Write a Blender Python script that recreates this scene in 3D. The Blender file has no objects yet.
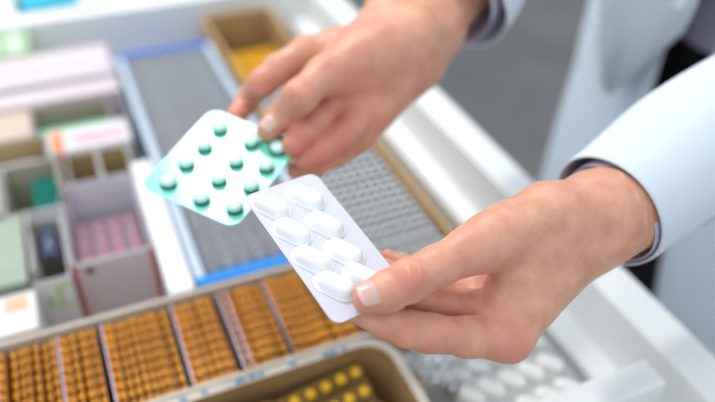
import bpy, bmesh, math, random
import numpy as np
from mathutils import Vector, Matrix

# ------------------------------------------------------------------ camera
S = bpy.context.scene
COL = S.collection
FPX = 720.0
_d1 = np.array([-397., 571., -FPX]); _d1 /= np.linalg.norm(_d1)
_d2 = np.array([2043., 511., -FPX]); _d2 -= _d2.dot(_d1) * _d1; _d2 /= np.linalg.norm(_d2)
R = np.array([_d2, _d1, np.cross(_d2, _d1)])          # camera axes -> world axes
CAM = np.array([0., 0., .46])                         # 46 cm above the carton rims (z = 0)
cd = bpy.data.cameras.new('camera'); cam = bpy.data.objects.new('camera', cd); COL.objects.link(cam)
cam.matrix_world = Matrix([[R[0][0], R[0][1], R[0][2], CAM[0]], [R[1][0], R[1][1], R[1][2], CAM[1]],
                           [R[2][0], R[2][1], R[2][2], CAM[2]], [0, 0, 0, 1]])
cd.sensor_width = 36; cd.lens = FPX / 715 * 36; cd.clip_start = .01
cd.dof.use_dof = True; cd.dof.focus_distance = .418; cd.dof.aperture_fstop = 2.4
S.camera = cam
# ------------------------------------------------------------------ light
S.view_settings.view_transform = 'Standard'; S.view_settings.look = 'None'
S.view_settings.gamma = 1; S.view_settings.exposure = 0.0; S.view_settings.use_curve_mapping = False
w = bpy.data.worlds.new('world'); S.world = w; w.use_nodes = True
bg = w.node_tree.nodes['Background']; bg.inputs[0].default_value = (.86, .93, 1, 1); bg.inputs[1].default_value = .96

def area(name, loc, target, size, power, col=(1, 1, 1)):
    l = bpy.data.lights.new(name, 'AREA'); l.shape = 'DISK'; l.size = size; l.energy = power; l.color = col
    o = bpy.data.objects.new(name, l); COL.objects.link(o); o.location = loc
    o.rotation_euler = (Vector(target) - Vector(loc)).to_track_quat('-Z', 'Y').to_euler(); return o
area('window_light', (.193, 1.273, 1.63), (.15, .45, .05), .19, 15, (1, .985, .96))
area('far_fill_light', (-.5, 2.3, 1.5), (.15, .5, .05), 1.3, 11, (.97, .985, 1))  # added broad fill, softens the hard shading of the key
area('ceiling_lamp_light', (-.9, .3, 1.6), (.2, .45, 0), 1.0, 7, (.95, .98, 1))

# ------------------------------------------------------------------ helpers
def unp(px, py, d):
    return CAM + R @ (np.array([(px - 357.5) / FPX, (201. - py) / FPX, -1.]) * d)

def mat(name, col, rough=.5, var=.06, scale=40., sss=0., trans=0., bump=0., bscale=300., metal=0., spec=.5, coat=0., col2=None):
    m = bpy.data.materials.new(name); m.use_nodes = True
    nt = m.node_tree; b = nt.nodes['Principled BSDF']
    n = nt.nodes.new('ShaderNodeTexNoise'); n.inputs['Scale'].default_value = scale; n.inputs['Detail'].default_value = 3
    tc = nt.nodes.new('ShaderNodeTexCoord'); nt.links.new(tc.outputs['Object'], n.inputs['Vector'])
    r = nt.nodes.new('ShaderNodeValToRGB')
    c = Vector(col)
    c2 = Vector(col2) if col2 else c * (1 - var)
    r.color_ramp.elements[0].position = .35; r.color_ramp.elements[1].position = .65
    r.color_ramp.elements[0].color = (*c2, 1); r.color_ramp.elements[1].color = (*c, 1)
    nt.links.new(n.outputs['Fac'], r.inputs[0]); nt.links.new(r.outputs[0], b.inputs['Base Color'])
    b.inputs['Roughness'].default_value = rough; b.inputs['Metallic'].default_value = metal
    b.inputs['Specular IOR Level'].default_value = spec
    if coat: b.inputs['Coat Weight'].default_value = coat; b.inputs['Coat Roughness'].default_value = .1
    if sss:
        b.inputs['Subsurface Weight'].default_value = sss; b.inputs['Subsurface Scale'].default_value = .006
        b.inputs['Subsurface Radius'].default_value = (1, .35, .2)
    if bump:
        n2 = nt.nodes.new('ShaderNodeTexNoise'); n2.inputs['Scale'].default_value = bscale; n2.inputs['Detail'].default_value = 4
        nt.links.new(tc.outputs['Object'], n2.inputs['Vector'])
        bp = nt.nodes.new('ShaderNodeBump'); bp.inputs['Strength'].default_value = bump; bp.inputs['Distance'].default_value = .002
        nt.links.new(n2.outputs['Fac'], bp.inputs['Height']); nt.links.new(bp.outputs[0], b.inputs['Normal'])
    if trans: b.inputs['Transmission Weight'].default_value = trans
    return m

def tint_glass(name, tint, gloss=.12, fac=.25, rough=.12, body=None):
    m = bpy.data.materials.new(name); m.use_nodes = True; nt = m.node_tree; nt.nodes.clear()
    out = nt.nodes.new('ShaderNodeOutputMaterial')
    t = nt.nodes.new('ShaderNodeBsdfTransparent'); t.inputs[0].default_value = (*tint, 1)
    d = nt.nodes.new('ShaderNodeBsdfPrincipled'); d.inputs['Base Color'].default_value = (*(body or tint), 1); d.inputs['Roughness'].default_value = rough
    mx = nt.nodes.new('ShaderNodeMixShader'); mx.inputs[0].default_value = fac
    nt.links.new(t.outputs[0], mx.inputs[1]); nt.links.new(d.outputs[0], mx.inputs[2]); nt.links.new(mx.outputs[0], out.inputs[0])
    return m

def link(name, bm, mats, parent=None, smooth=False, loc=None):
    me = bpy.data.meshes.new(name)
    bm.normal_update(); bm.to_mesh(me); bm.free()
    return linkme(name, me, mats, parent, smooth, loc)

def linkme(name, me, mats, parent=None, smooth=False, loc=None):
    for m in (mats if isinstance(mats, (list, tuple)) else [mats]): me.materials.append(m)
    o = bpy.data.objects.new(name, me); COL.objects.link(o)
    if parent: o.parent = parent
    if loc is not None: o.location = loc
    if smooth:
        for p in me.polygons: p.use_smooth = True
    return o

def tag(o, label, cat, group=None, kind=None):
    if label: o['label'] = label
    if cat: o['category'] = cat
    if group: o['group'] = group
    if kind: o['kind'] = kind
    return o

def empty(name, loc=(0, 0, 0)):
    o = bpy.data.objects.new(name, None); COL.objects.link(o); o.location = loc; o.empty_display_size = .02; return o

def box(bm, x0, x1, y0, y1, z0, z1, mi=0, M=None):
    vs = [bm.verts.new((x, y, z)) for x in (x0, x1) for y in (y0, y1) for z in (z0, z1)]
    if M is not None:
        for v in vs: v.co = M @ v.co
    fs = [bm.faces.new([vs[i] for i in q]) for q in ((0, 1, 3, 2), (4, 6, 7, 5), (0, 4, 5, 1), (2, 3, 7, 6), (0, 2, 6, 4), (1, 5, 7, 3))]
    for f in fs: f.material_index = mi
    return fs

def bevel(bm, off=.001, seg=2):
    bmesh.ops.bevel(bm, geom=list(bm.edges), offset=off, segments=seg, profile=.5, affect='EDGES', clamp_overlap=True)

def rrect(w, h, r, n=6):
    pts = []
    for cx, cy, a0 in ((w - r, r, -90), (w - r, h - r, 0), (r, h - r, 90), (r, r, 180)):
        for i in range(n + 1):
            a = math.radians(a0 + 90 * i / n); pts.append((cx + r * math.cos(a), cy + r * math.sin(a)))
    return pts

def slab(bm, pts, z0, z1, mi=0):
    a = [bm.verts.new((x, y, z0)) for x, y in pts]; b = [bm.verts.new((x, y, z1)) for x, y in pts]
    n = len(pts); fs = [bm.faces.new(a[::-1]), bm.faces.new(b)]
    for i in range(n): fs.append(bm.faces.new((a[i], a[(i + 1) % n], b[(i + 1) % n], b[i])))
    for f in fs: f.material_index = mi
    return fs

def loft(bm, rings, cap=True, mi=0):
    rs = [[bm.verts.new(p) for p in r] for r in rings]; n = len(rs[0])
    for a, b in zip(rs, rs[1:]):
        for i in range(n):
            f = bm.faces.new((a[i], a[(i + 1) % n], b[(i + 1) % n], b[i])); f.material_index = mi; f.smooth = True
    if cap:
        for r in (rs[0][::-1], rs[-1]):
            f = bm.faces.new(r); f.material_index = mi; f.smooth = True
    return rs

def capsule_pts(L, r, n=8):
    """outline of a stadium of total length L, half width r, long axis x"""
    pts = []; h = L / 2 - r
    for s, a0 in ((1, -90), (-1, 90)):
        for i in range(n + 1):
            a = math.radians(a0 + 180 * i / n); pts.append((s * h + r * math.cos(a), r * math.sin(a)))
    return pts

def dome(bm, pts, height, c=(0, 0), rot=0., prof=None, z0=0., mi=0, cap=False):
    """stack scaled/inset copies of outline pts following profile (inset metres, z fraction)"""
    P = np.array(pts); cr, sr = math.cos(rot), math.sin(rot)
    nx = np.roll(P, -1, 0) - np.roll(P, 1, 0); nx /= np.maximum(np.linalg.norm(nx, axis=1, keepdims=True), 1e-9)
    N = np.stack([-nx[:, 1], nx[:, 0]], 1)
    rings = []
    for ins, zf in prof:
        Q = P + N * ins
        rings.append([(c[0] + x * cr - y * sr, c[1] + x * sr + y * cr, z0 + height * zf) for x, y in Q])
    rs = loft(bm, rings, cap=False, mi=mi)
    f = bm.faces.new(rs[-1]); f.smooth = True; f.material_index = mi
    if cap:
        f = bm.faces.new(rs[0][::-1]); f.material_index = mi

# ------------------------------------------------------------------ materials
M_white = mat('white_lacquered_metal', (.86, .88, .88), .32, .02, 8)
M_floor = mat('grey_vinyl_floor', (.155, .155, .16), .5, .25, 3, bump=.1, bscale=60)
M_card = mat('tan_cardboard', (.56, .35, .15), .8, .15, 60, bump=.15)
M_cardg = mat('greyish_cardboard', (.62, .55, .46), .8, .1, 60, bump=.1)
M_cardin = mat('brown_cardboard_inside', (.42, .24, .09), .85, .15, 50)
M_cart = mat('white_carton', (.70, .69, .69), .55, .03)
M_cartpink = mat('pale_pink_carton', (.62, .52, .54), .5, .05, 25)
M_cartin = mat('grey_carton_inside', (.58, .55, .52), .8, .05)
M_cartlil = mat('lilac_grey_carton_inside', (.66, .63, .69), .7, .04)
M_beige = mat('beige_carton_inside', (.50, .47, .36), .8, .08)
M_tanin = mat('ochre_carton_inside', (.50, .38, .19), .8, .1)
M_red = mat('red_print', (.62, .10, .07), .45, .05)
M_orange = mat('orange_print', (.9, .22, .05), .45, .05)
M_peach = mat('peach_print', (.85, .45, .28), .45, .05)
M_green = mat('green_print', (.10, .40, .16), .45, .05)
M_lime = mat('lime_print', (.42, .62, .14), .45, .05)
M_palegr = mat('pale_green_carton', (.38, .56, .32), .5, .08, 20)
M_glassgr = mat('grey_green_carton', (.31, .37, .29), .4, .1, 20)
M_blue = mat('bright_blue_plastic', (.01, .17, .66), .55, .03, spec=.2)
M_blue2 = mat('sky_blue_plastic', (.02, .30, .85), .55, .03, spec=.2)
M_pbl = mat('pale_blue_plastic', (.52, .62, .74), .35, .03)
M_grey = mat('grey_foil', (.40, .41, .43), .45, .15, 120, metal=.1)
M_silver = mat('silver_foil', (.66, .67, .70), .42, .12, 200, metal=.15)
M_silverl = mat('lilac_silver_foil', (.42, .37, .47), .35, .15, 200, metal=.4)
M_amber = mat('amber_plastic', (.88, .37, .012), .25, .18, 90, col2=(.62, .22, .01))
M_amberd = mat('amber_sheet', (.36, .16, .03), .3, .2, 90)
M_yellow = mat('yellow_tablet', (.92, .52, .01), .3, .1)
M_brownsh = mat('brown_foil_sheet', (.23, .12, .02), .3, .2, 60)
M_pinkp = mat('pink_print', (.80, .16, .28), .4, .3, 160, col2=(.85, .55, .62))
M_teal = mat('teal_foil', (.01, .27, .22), .25, .3, 160, col2=(.03, .45, .36))
M_cyan = mat('cyan_carton', (.01, .46, .66), .4, .05)
M_dkgreen = mat('dark_green_print', (.02, .16, .12), .4, .05)
M_foilbl = mat('dark_blue_foil', (.12, .13, .22), .25, .2, 90, metal=.4)
M_pocketw = mat('white_blister_plastic', (.88, .88, .90), .28, .01, spec=.6)
M_sheetw = mat('white_blister_sheet', (.62, .62, .70), .3, .02, spec=.6)
M_coat = mat('pale_blue_coat_cloth', (.65, .715, .80), .85, .03, 12, bump=.08, bscale=700)
M_shirt = mat('lilac_shirt_cloth', (.55, .52, .68), .85, .04, 20, bump=.2, bscale=500)
M_black = mat('black_cloth', (.012, .012, .015), .9, .1)
M_button = mat('pearl_button', (.7, .76, .78), .3, .02)

def skin_mat():
    m = bpy.data.materials.new('skin'); m.use_nodes = True; nt = m.node_tree; b = nt.nodes['Principled BSDF']
    at = nt.nodes.new('ShaderNodeAttribute'); at.attribute_name = 'flush'
    tc = nt.nodes.new('ShaderNodeTexCoord')
    n = nt.nodes.new('ShaderNodeTexNoise'); n.inputs['Scale'].default_value = 70; n.inputs['Detail'].default_value = 5
    nt.links.new(tc.outputs['Object'], n.inputs['Vector'])
    r = nt.nodes.new('ShaderNodeValToRGB'); r.color_ramp.elements[0].position = .3; r.color_ramp.elements[1].position = .72
    r.color_ramp.elements[0].color = (.58, .265, .165, 1); r.color_ramp.elements[1].color = (.72, .395, .265, 1)
    nt.links.new(n.outputs['Fac'], r.inputs[0])
    mx = nt.nodes.new('ShaderNodeMix'); mx.data_type = 'RGBA'; mx.inputs['B'].default_value = (.66, .20, .15, 1)
    nt.links.new(at.outputs['Fac'], mx.inputs['Factor']); nt.links.new(r.outputs[0], mx.inputs['A'])
    nt.links.new(mx.outputs['Result'], b.inputs['Base Color'])
    b.inputs['Roughness'].default_value = .47; b.inputs['Subsurface Weight'].default_value = .25
    b.inputs['Subsurface Scale'].default_value = .006; b.inputs['Subsurface Radius'].default_value = (1, .35, .2)
    v = nt.nodes.new('ShaderNodeTexVoronoi'); v.inputs['Scale'].default_value = 620
    n3 = nt.nodes.new('ShaderNodeTexNoise'); n3.inputs['Scale'].default_value = 140; n3.inputs['Detail'].default_value = 4
    nt.links.new(tc.outputs['Object'], v.inputs['Vector']); nt.links.new(tc.outputs['Object'], n3.inputs['Vector'])
    ad = nt.nodes.new('ShaderNodeMath'); ad.operation = 'MULTIPLY_ADD'; ad.inputs[1].default_value = .35
    nt.links.new(v.outputs['Distance'], ad.inputs[0]); nt.links.new(n3.outputs['Fac'], ad.inputs[2])
    bp = nt.nodes.new('ShaderNodeBump'); bp.inputs['Strength'].default_value = .28; bp.inputs['Distance'].default_value = .0012
    nt.links.new(ad.outputs[0], bp.inputs['Height']); nt.links.new(bp.outputs[0], b.inputs['Normal'])
    return m
M_skin = skin_mat()
M_nail = mat('pink_nail', (.70, .42, .35), .34, .02, spec=.6, sss=.15)
M_nailtip = mat('nail_tip', (.72, .50, .43), .34, .02)

# ------------------------------------------------------------------ setting
bm = bmesh.new(); box(bm, -3, 4, -2, 6, -.93, -.9); f = link('floor', bm, M_floor); f['kind'] = 'structure'
M_wall = mat('off_white_wall_paint', (.78, .80, .80), .8, .03, 4)
bm = bmesh.new(); box(bm, -3, 4, 6, 6.1, -.9, 1.8); f = link('wall_back', bm, M_wall); f['kind'] = 'structure'
bm = bmesh.new(); box(bm, -3.1, -3, -2, 6.1, -.9, 1.8); f = link('wall_left', bm, M_wall); f['kind'] = 'structure'

# ------------------------------------------------------------------ drawer
def extrude_y(bm, prof, y0, y1, mi=0):
    a = [bm.verts.new((x, y0, z)) for x, z in prof]; b = [bm.verts.new((x, y1, z)) for x, z in prof]; n = len(prof)
    bm.faces.new(a[::-1]).material_index = mi; bm.faces.new(b).material_index = mi
    for i in range(n): bm.faces.new((a[i], a[(i + 1) % n], b[(i + 1) % n], b[i])).material_index = mi
    bmesh.ops.recalc_face_normals(bm, faces=bm.faces)

FL = -.125
dr = empty('drawer', (0, .6, FL)); tag(dr, 'open white pharmacy drawer filled with cartons and blister packs', 'drawer')
def dpart(name, bm, m): 
    for v in bm.verts: v.co -= Vector((0, .6, FL))
    return link(name, bm, m, dr)
bm = bmesh.new(); box(bm, -.36, .39, .10, 1.10, FL - .012, FL); dpart('bottom_panel', bm, M_white)
bm = bmesh.new(); extrude_y(bm, [(.352, FL), (.352, -.04), (.355, -.037), (.3765, -.037), (.3795, .017), (.383, .02), (.4135, .02), (.417, .0165), (.417, -.16), (.39, -.16), (.39, FL)], .10, 1.112)
dpart('side_wall', bm, M_white)
bm = bmesh.new(); extrude_y(bm, [(-.352 - a, b) for a, b in ((0, FL), (0, -.04), (.003, -.037), (.025, -.037), (.027, .017), (.031, .02), (.0615, .02), (.065, .0165), (.065, -.16), (.038, -.16), (.038, FL))], .10, 1.112)
dpart('side_wall', bm, M_white)
bm = bmesh.new(); box(bm, -.376, .378, 1.0725, 1.109, FL - .03, .0195); bevel(bm, .003); dpart('back_wall', bm, M_white)
bm = bmesh.new(); box(bm, -.376, .378, .08, .10, FL - .03, .0195); bevel(bm, .003); dpart('front_wall', bm, M_white)
# cabinet the drawer slides out of / stands on
cb = empty('drawer_cabinet', (0, .6, -.9)); tag(cb, 'white cabinet below the open drawer', 'cabinet')
bm = bmesh.new(); box(bm, -.42, .40, -.5, .55, 0, .72); bevel(bm, .003); link('cabinet_body', bm, M_white, cb)
bm = bmesh.new(); box(bm, -.40, .38, -.52, -.501, .04, .70); bevel(bm, .004); link('cabinet_front', bm, M_white, cb)
# loose white divider bridging the bay
bm = bmesh.new(); extrude_y(bm, [(.215, FL + .0003), (.3515, FL + .0003), (.3515, -.0365), (.3625, -.0365), (.3625, .0195), (.215, .0195)], .222, .247); bevel(bm, .0025, 3)
o = link('drawer_divider', bm, M_white); tag(o, 'white plastic divider block across the bay beside the white caplet packs', 'divider')

# next drawer beyond the far wall
nd = empty('drawer', (0, 1.47, FL)); tag(nd, 'second white drawer beyond the far rim holding a cyan carton', 'drawer')
bm = bmesh.new(); box(bm, -.376, .416, -.348, .35, -.012, 0); link('bottom_panel', bm, M_white, nd)
bm = bmesh.new(); box(bm, .378, .416, -.34, .35, .0005, .145); bevel(bm, .003); link('side_wall', bm, M_white, nd)
bm = bmesh.new(); box(bm, -.376, .378, -.353, -.349, 0, .100); bevel(bm, .003); link('front_wall', bm, M_white, nd)
bm = bmesh.new(); box(bm, -.054, .035, 1.1225, 1.19, FL + .0005, .022); bevel(bm, .001); bx = link('medicine_carton', bm, M_cyan)
tag(bx, 'bright cyan closed carton in the second drawer beyond the far rim', 'carton')
bm = bmesh.new(); box(bm, -.0555, -.046, 1.1222, 1.1905, FL + .002, .0225); link('dark_green_end_panel', bm, M_dkgreen, bx)

bm = bmesh.new(); box(bm, .040, .36, 1.1225, 1.20, FL + .0005, .018); bevel(bm, .001); bx = link('medicine_carton', bm, M_white)
tag(bx, 'long white closed carton in the second drawer right of the cyan carton', 'carton')
# ------------------------------------------------------------------ cartons
def carton(name, x0, x1, y0, y1, zt, label, m_out, m_in=None, z0=FL + .0005, t=.0012, flaps=(), rotz=0., prints=(), cat='carton', open_=True):
    """open or closed folding box; origin at its base centre. flaps: side, length, tilt(deg from vertical, outward)"""
    cx, cy = (x0 + x1) / 2, (y0 + y1) / 2; a, b = (x1 - x0) / 2, (y1 - y0) / 2; h = zt - z0
    root = empty(name, (cx, cy, z0)); root.rotation_euler.z = math.radians(rotz)
    bm = bmesh.new()
    if open_:
        m_in = m_in or m_out
        box(bm, -a, a, -b, b, 0, t)
        for (X0, X1, Y0, Y1, inn) in ((-a, a, -b, -b + t, 3), (-a, a, b - t, b, 2), (-a, -a + t, -b + t, b - t, 1), (a - t, a, -b + t, b - t, 0)):
            fs = box(bm, X0, X1, Y0, Y1, t, h)
            # inner faces take the inside material
            fs[{3: 3, 2: 2, 1: 1, 0: 0}[inn]].material_index = 1
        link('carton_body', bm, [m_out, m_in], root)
    else:
        box(bm, -a, a, -b, b, 0, h); bevel(bm, .0008, 2); link('carton_body', bm, m_out, root)
    for side, ln, tilt in flaps:
        bm = bmesh.new(); hw = (a if side in 'NS' else b) - .001
        box(bm, -hw, hw, -t / 2, t / 2, 0, ln)
        Rz = {'N': 0, 'S': math.pi, 'W': math.pi / 2, 'E': -math.pi / 2}[side]
        off = {'N': (0, b - t / 2, h), 'S': (0, -b + t / 2, h), 'W': (-a + t / 2, 0, h), 'E': (a - t / 2, 0, h)}[side]
        Mx = Matrix.Translation(off) @ Matrix.Rotation(Rz, 4, 'Z') @ Matrix.Rotation(-math.radians(tilt), 4, 'X')
        for v in bm.verts: v.co = Mx @ v.co
        link('flap', bm, m_in or m_out, root)
    for pn, pm, pr in prints:      # raised prints: (face, u0,u1,v0,v1) in metres on that face
        bm = bmesh.new(); face, u0, u1, v0, v1 = pr; e = .0003
        if face == 'S': box(bm, u0, u1, -b - e, -b + e / 3, v0, v1)
        elif face == 'T': box(bm, u0, u1, v0, v1, h - e / 3, h + e)
        elif face == 'E': box(bm, a - e / 3, a + e, u0, u1, v0, v1)
        link(pn, bm, pm, root)
    tag(root, label, cat); return root

H0 = -FL - .0005
r_ = carton('medicine_carton', -.041, .033, .547, .66, 0, 'open white carton with red edges holding pink printed packs', M_cart, M_cartlil,
       flaps=(('N', .012, 5), ('W', .004, 0)),
       prints=(('red_edge_stripe', M_red, ('S', -.0372, -.0335, .0, H0 - .001)), ('red_edge_stripe', M_red, ('S', .0335, .0372, .0, H0 - .001)),
               ('shaded_face_panel', M_cartpink, ('S', -.033, .033, .0, H0 - .002)),  # grey shade of the backlit front face, painted on as a panel
               ('dark_round_mark', M_grey, ('S', -.026, -.019, H0 - .014, H0 - .007))))
carton('medicine_carton', -.0755, -.043, .535, .628, 0, 'small open carton with lime green mark left of the red edged carton', M_cart, M_cartin,
       flaps=(('W', .016, -12),),
       prints=(('lime_mark', M_lime, ('S', .001, .005, H0 - .036, H0 - .008)), ('lime_mark', M_lime, ('S', .006, .013, H0 - .012, H0 - .008)), ('lime_mark', M_lime, ('S', .006, .013, H0 - .036, H0 - .033)),
               ('pale_mark', M_palegr, ('S', -.009, -.004, H0 - .034, H0 - .018))))
carton('medicine_carton', -.125, -.0785, .54, .64, .002, 'grey green closed carton at the left edge beside the lime marked carton', M_glassgr, open_=False,
       prints=(('pale_strip', M_palegr, ('T', -.02, -.012, -.045, .045)),))
carton('medicine_carton', -.13, -.0745, .482, .531, -.002, 'white closed carton with peach mark at the lower left edge', M_cart, open_=False,
       prints=(('peach_mark', M_peach, ('T', .003, .021, .002, .02)), ('peach_mark', M_peach, ('S', .003, .021, H0 - .012, H0 - .004)), ('grey_green_strip', M_glassgr, ('S', -.027, .027, H0 - .035, H0 - .02))))
carton('medicine_carton', -.094, -.034, .645, .735, 0, 'open beige lined carton holding teal blister packs', M_cart, M_beige, flaps=(('E', .022, -8),))
carton('medicine_carton', -.028, .004, .662, .735, 0, 'narrow open ochre lined carton behind the red edged carton, left of two', M_cart, M_tanin)
carton('medicine_carton', .0055, .038, .664, .735, 0, 'narrow open ochre lined carton behind the red edged carton, right of two', M_cart, M_tanin)
carton('medicine_carton', -.043, .046, .7375, .786, .004, 'closed white and pink carton with an orange end mark', M_cart, open_=False,
       prints=(('orange_mark', M_orange, ('T', -.040, -.028, -.022, .020)), ('pink_panel', M_pinkp, ('T', -.018, .038, -.012, .006)), ('orange_mark', M_orange, ('S', -.040, -.030, H0 - .02, H0 + .003)),
               ('pink_panel', M_pinkp, ('S', -.018, .038, H0 - .018, H0 - .004))))
carton('medicine_carton', -.126, -.0955, .645, .735, .004, 'pale closed carton left of the beige lined carton', M_glassgr, open_=False)
carton('medicine_carton', -.126, -.045, .7375, .786, 0, 'open carton with tan inside at the left edge behind the teal packs', M_cartpink, M_tanin)
carton('medicine_carton', -.056, .033, .789, .852, 0, 'open carton with green lining behind the orange marked carton', M_cartpink, M_beige,
       prints=(('green_band', M_green, ('T', -.04, .04, -.0304, -.02)),))
carton('medicine_carton', -.13, -.058, .789, .852, .002, 'closed pale peach carton at the left edge beside the green lined carton', mat('peach_carton', (.62, .47, .38), .5), open_=False)
for k, (y0, y1, zt, lab) in enumerate(((.855, .893, .006, 'closed pale pink carton, nearest of the three long ones'), (.895, .935, .012, 'closed pale pink carton, middle of the three long ones'), (.937, .985, .010, 'closed pale pink carton, farthest of the three long ones'))):
    carton('medicine_carton', -.15, .052, y0, y1, zt, lab, [M_cartpink, mat('lilac_carton', (.60, .53, .59), .5), mat('rose_carton', (.64, .56, .57), .5)][k], open_=False,
           prints=(('pale_strip', M_cart, ('T', -.08, .09, -.006, .002)),))
carton('medicine_carton', -.13, -.045, .99, 1.07, .012, 'pale green closed carton against the far wall of the drawer', M_palegr, open_=False,
       prints=(('lime_mark', M_lime, ('T', -.03, .0, -.035, -.02)), ('pale_strip', M_cart, ('T', .02, .028, -.038, .038))))
carton('medicine_carton', .0355, .058, .482, .70, -.004, 'narrow plain white closed carton between red edged carton and grey pack tray', mat('plain_white_carton', (.88, .90, .94), .4, .01), open_=False)

# ------------------------------------------------------------------ trays and cardboard organisers
def tray(name, x0, x1, y0, y1, zt, label, mats4, t=.006, m_bot=None, cat='tray', z0=FL + .0005):
    cx, cy = (x0 + x1) / 2, (y0 + y1) / 2; a, b = (x1 - x0) / 2, (y1 - y0) / 2
    root = empty(name, (cx, cy, z0)); h = zt - z0
    for nm, (X0, X1, Y0, Y1), m in zip(('near_wall', 'far_wall', 'side_wall', 'side_wall'),
            ((-a, a, -b, -b + t), (-a, a, b - t, b), (-a, -a + t, -b + t, b - t), (a - t, a, -b + t, b - t)), mats4):
        bm = bmesh.new(); box(bm, X0, X1, Y0, Y1, 0, h); bevel(bm, min(.0015, t * .3), 2); link(nm, bm, m, root)
    bm = bmesh.new(); box(bm, -a + t, a - t, -b + t, b - t, 0, .002); link('tray_bottom', bm, m_bot or mats4[2], root)
    tag(root, label, cat); return root
tray('pack_tray', .0605, .192, .479, .966, 0, 'blue edged plastic tray packed with dark grey blister packs', [M_blue2, M_blue, M_pbl, M_pbl], t=.0095, m_bot=M_grey, cat='tray')
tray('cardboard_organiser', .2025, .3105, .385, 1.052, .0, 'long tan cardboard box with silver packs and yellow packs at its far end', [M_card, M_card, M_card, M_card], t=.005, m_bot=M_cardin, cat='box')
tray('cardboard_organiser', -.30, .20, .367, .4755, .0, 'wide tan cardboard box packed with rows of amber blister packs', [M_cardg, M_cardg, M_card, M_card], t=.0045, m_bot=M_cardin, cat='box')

# rounded near box
ob = empty('cardboard_organiser', (0, .25, FL + .0005)); tag(ob, 'round cornered cardboard box with blue marked rim and yellow packs', 'box')
def ring_wall(x0, x1, y0, y1, r, t, z0, z1, n=8):
    bm = bmesh.new()
    o_ = [(x0 + x, y0 + y) for x, y in rrect(x1 - x0, y1 - y0, r, n)]
    i_ = [(x0 + t + x, y0 + t + y) for x, y in rrect(x1 - x0 - 2 * t, y1 - y0 - 2 * t, r - t, n)]
    N = len(o_); V = [[bm.verts.new((x, y, z)) for x, y in pts] for pts, z in ((o_, z0), (o_, z1), (i_, z1), (i_, z0))]
    for k in range(4):
        A, B = V[k], V[(k + 1) % 4]
        for i in range(N):
            f = bm.faces.new((A[i], A[(i + 1) % N], B[(i + 1) % N], B[i])); f.material_index = (0, 1, 2, 0)[k]
    return bm
hb = .1245
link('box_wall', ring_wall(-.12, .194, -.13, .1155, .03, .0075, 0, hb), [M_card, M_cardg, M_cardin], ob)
bm = bmesh.new(); slab(bm, [(-.115 + x, -.125 + y) for x, y in rrect(.304, .2355, .026)], .0, .002); link('box_bottom', bm, M_cardin, ob)
M_bluep = mat('blue_rim_print', (.05, .22, .40), .6, .1)
rng = random.Random(5)
for x, wd in ((.018, .006), (.035, .005), (.062, .008), (.073, .006), (.081, .004), (.106, .007), (.135, .012), (.152, .004)):
    bm = bmesh.new(); y0 = .1095 + rng.uniform(-.0005, .001); M_ = Matrix.Rotation(.0, 4, 'Z')
    box(bm, x, x + wd, y0, y0 + .0035, hb - .0001, hb + .0003); link('blue_rim_mark', bm, M_bluep, ob)

# ------------------------------------------------------------------ standing blister packs
def std_pack_mesh(name, W, Hh, nu, nv, br, bh, mats, shape='round', sheet=.0006, edge=.0015):
    """sheet in local XZ plane (base at z=0), pockets on -Y side"""
    bm = bmesh.new(); pts = rrect(W, Hh, .004, 3)
    slab(bm, [(x - W / 2, z) for x, z in pts], 0, sheet, 0)
    for i in range(nu):
        for j in range(nv):
            cx = -W / 2 + W * (i + .5) / nu; cz = Hh * (j + .5) / nv
            if shape == 'round': P = [(br * math.cos(a * math.pi / 4), br * math.sin(a * math.pi / 4)) for a in range(8)]
            else: P = capsule_pts(br * 2.6, br, 3)
            dome(bm, P, bh, (cx, cz), 0, [(0, 0), (br * .12, .6), (br * .35, .93), (br * .7, 1)], z0=sheet, mi=1)
    # local z -> -Y, local y -> Z
    Mx = Matrix(((1, 0, 0, 0), (0, 0, -1, 0), (0, 1, 0, 0), (0, 0, 0, 1)))
    for v in bm.verts: v.co = Mx @ v.co
    bmesh.ops.recalc_face_normals(bm, faces=bm.faces)
    me = bpy.data.meshes.new(name); bm.to_mesh(me); bm.free()
    for m in mats: me.materials.append(m)
    return me
def put(me, name, loc, rot, label, cat, group):
    o = bpy.data.objects.new(name, me); COL.objects.link(o); o.location = loc; o.rotation_euler = rot
    tag(o, label, cat, group); return o
rng = random.Random(11)
# grey packs in the blue edged tray: faces across the drawer
M_grey2 = mat('mid_grey_foil', (.60, .61, .64), .5, .12, 120)
meg = std_pack_mesh('grey_pack', .109, .116, 7, 6, .0055, .0034, [M_grey2, M_grey2])
y = .494
while y < .952:
    put(meg, 'blister_pack', (.1262 + rng.uniform(-.0006, .0006), y, FL + .004 + rng.uniform(0, .003)), (math.radians(-3 + rng.uniform(-1, 1)), 0, rng.uniform(-.004, .004)),
        'dark grey blister pack standing on edge in the blue edged tray', 'blister pack', 'grey packs in the blue edged tray'); y += .0066
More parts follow.
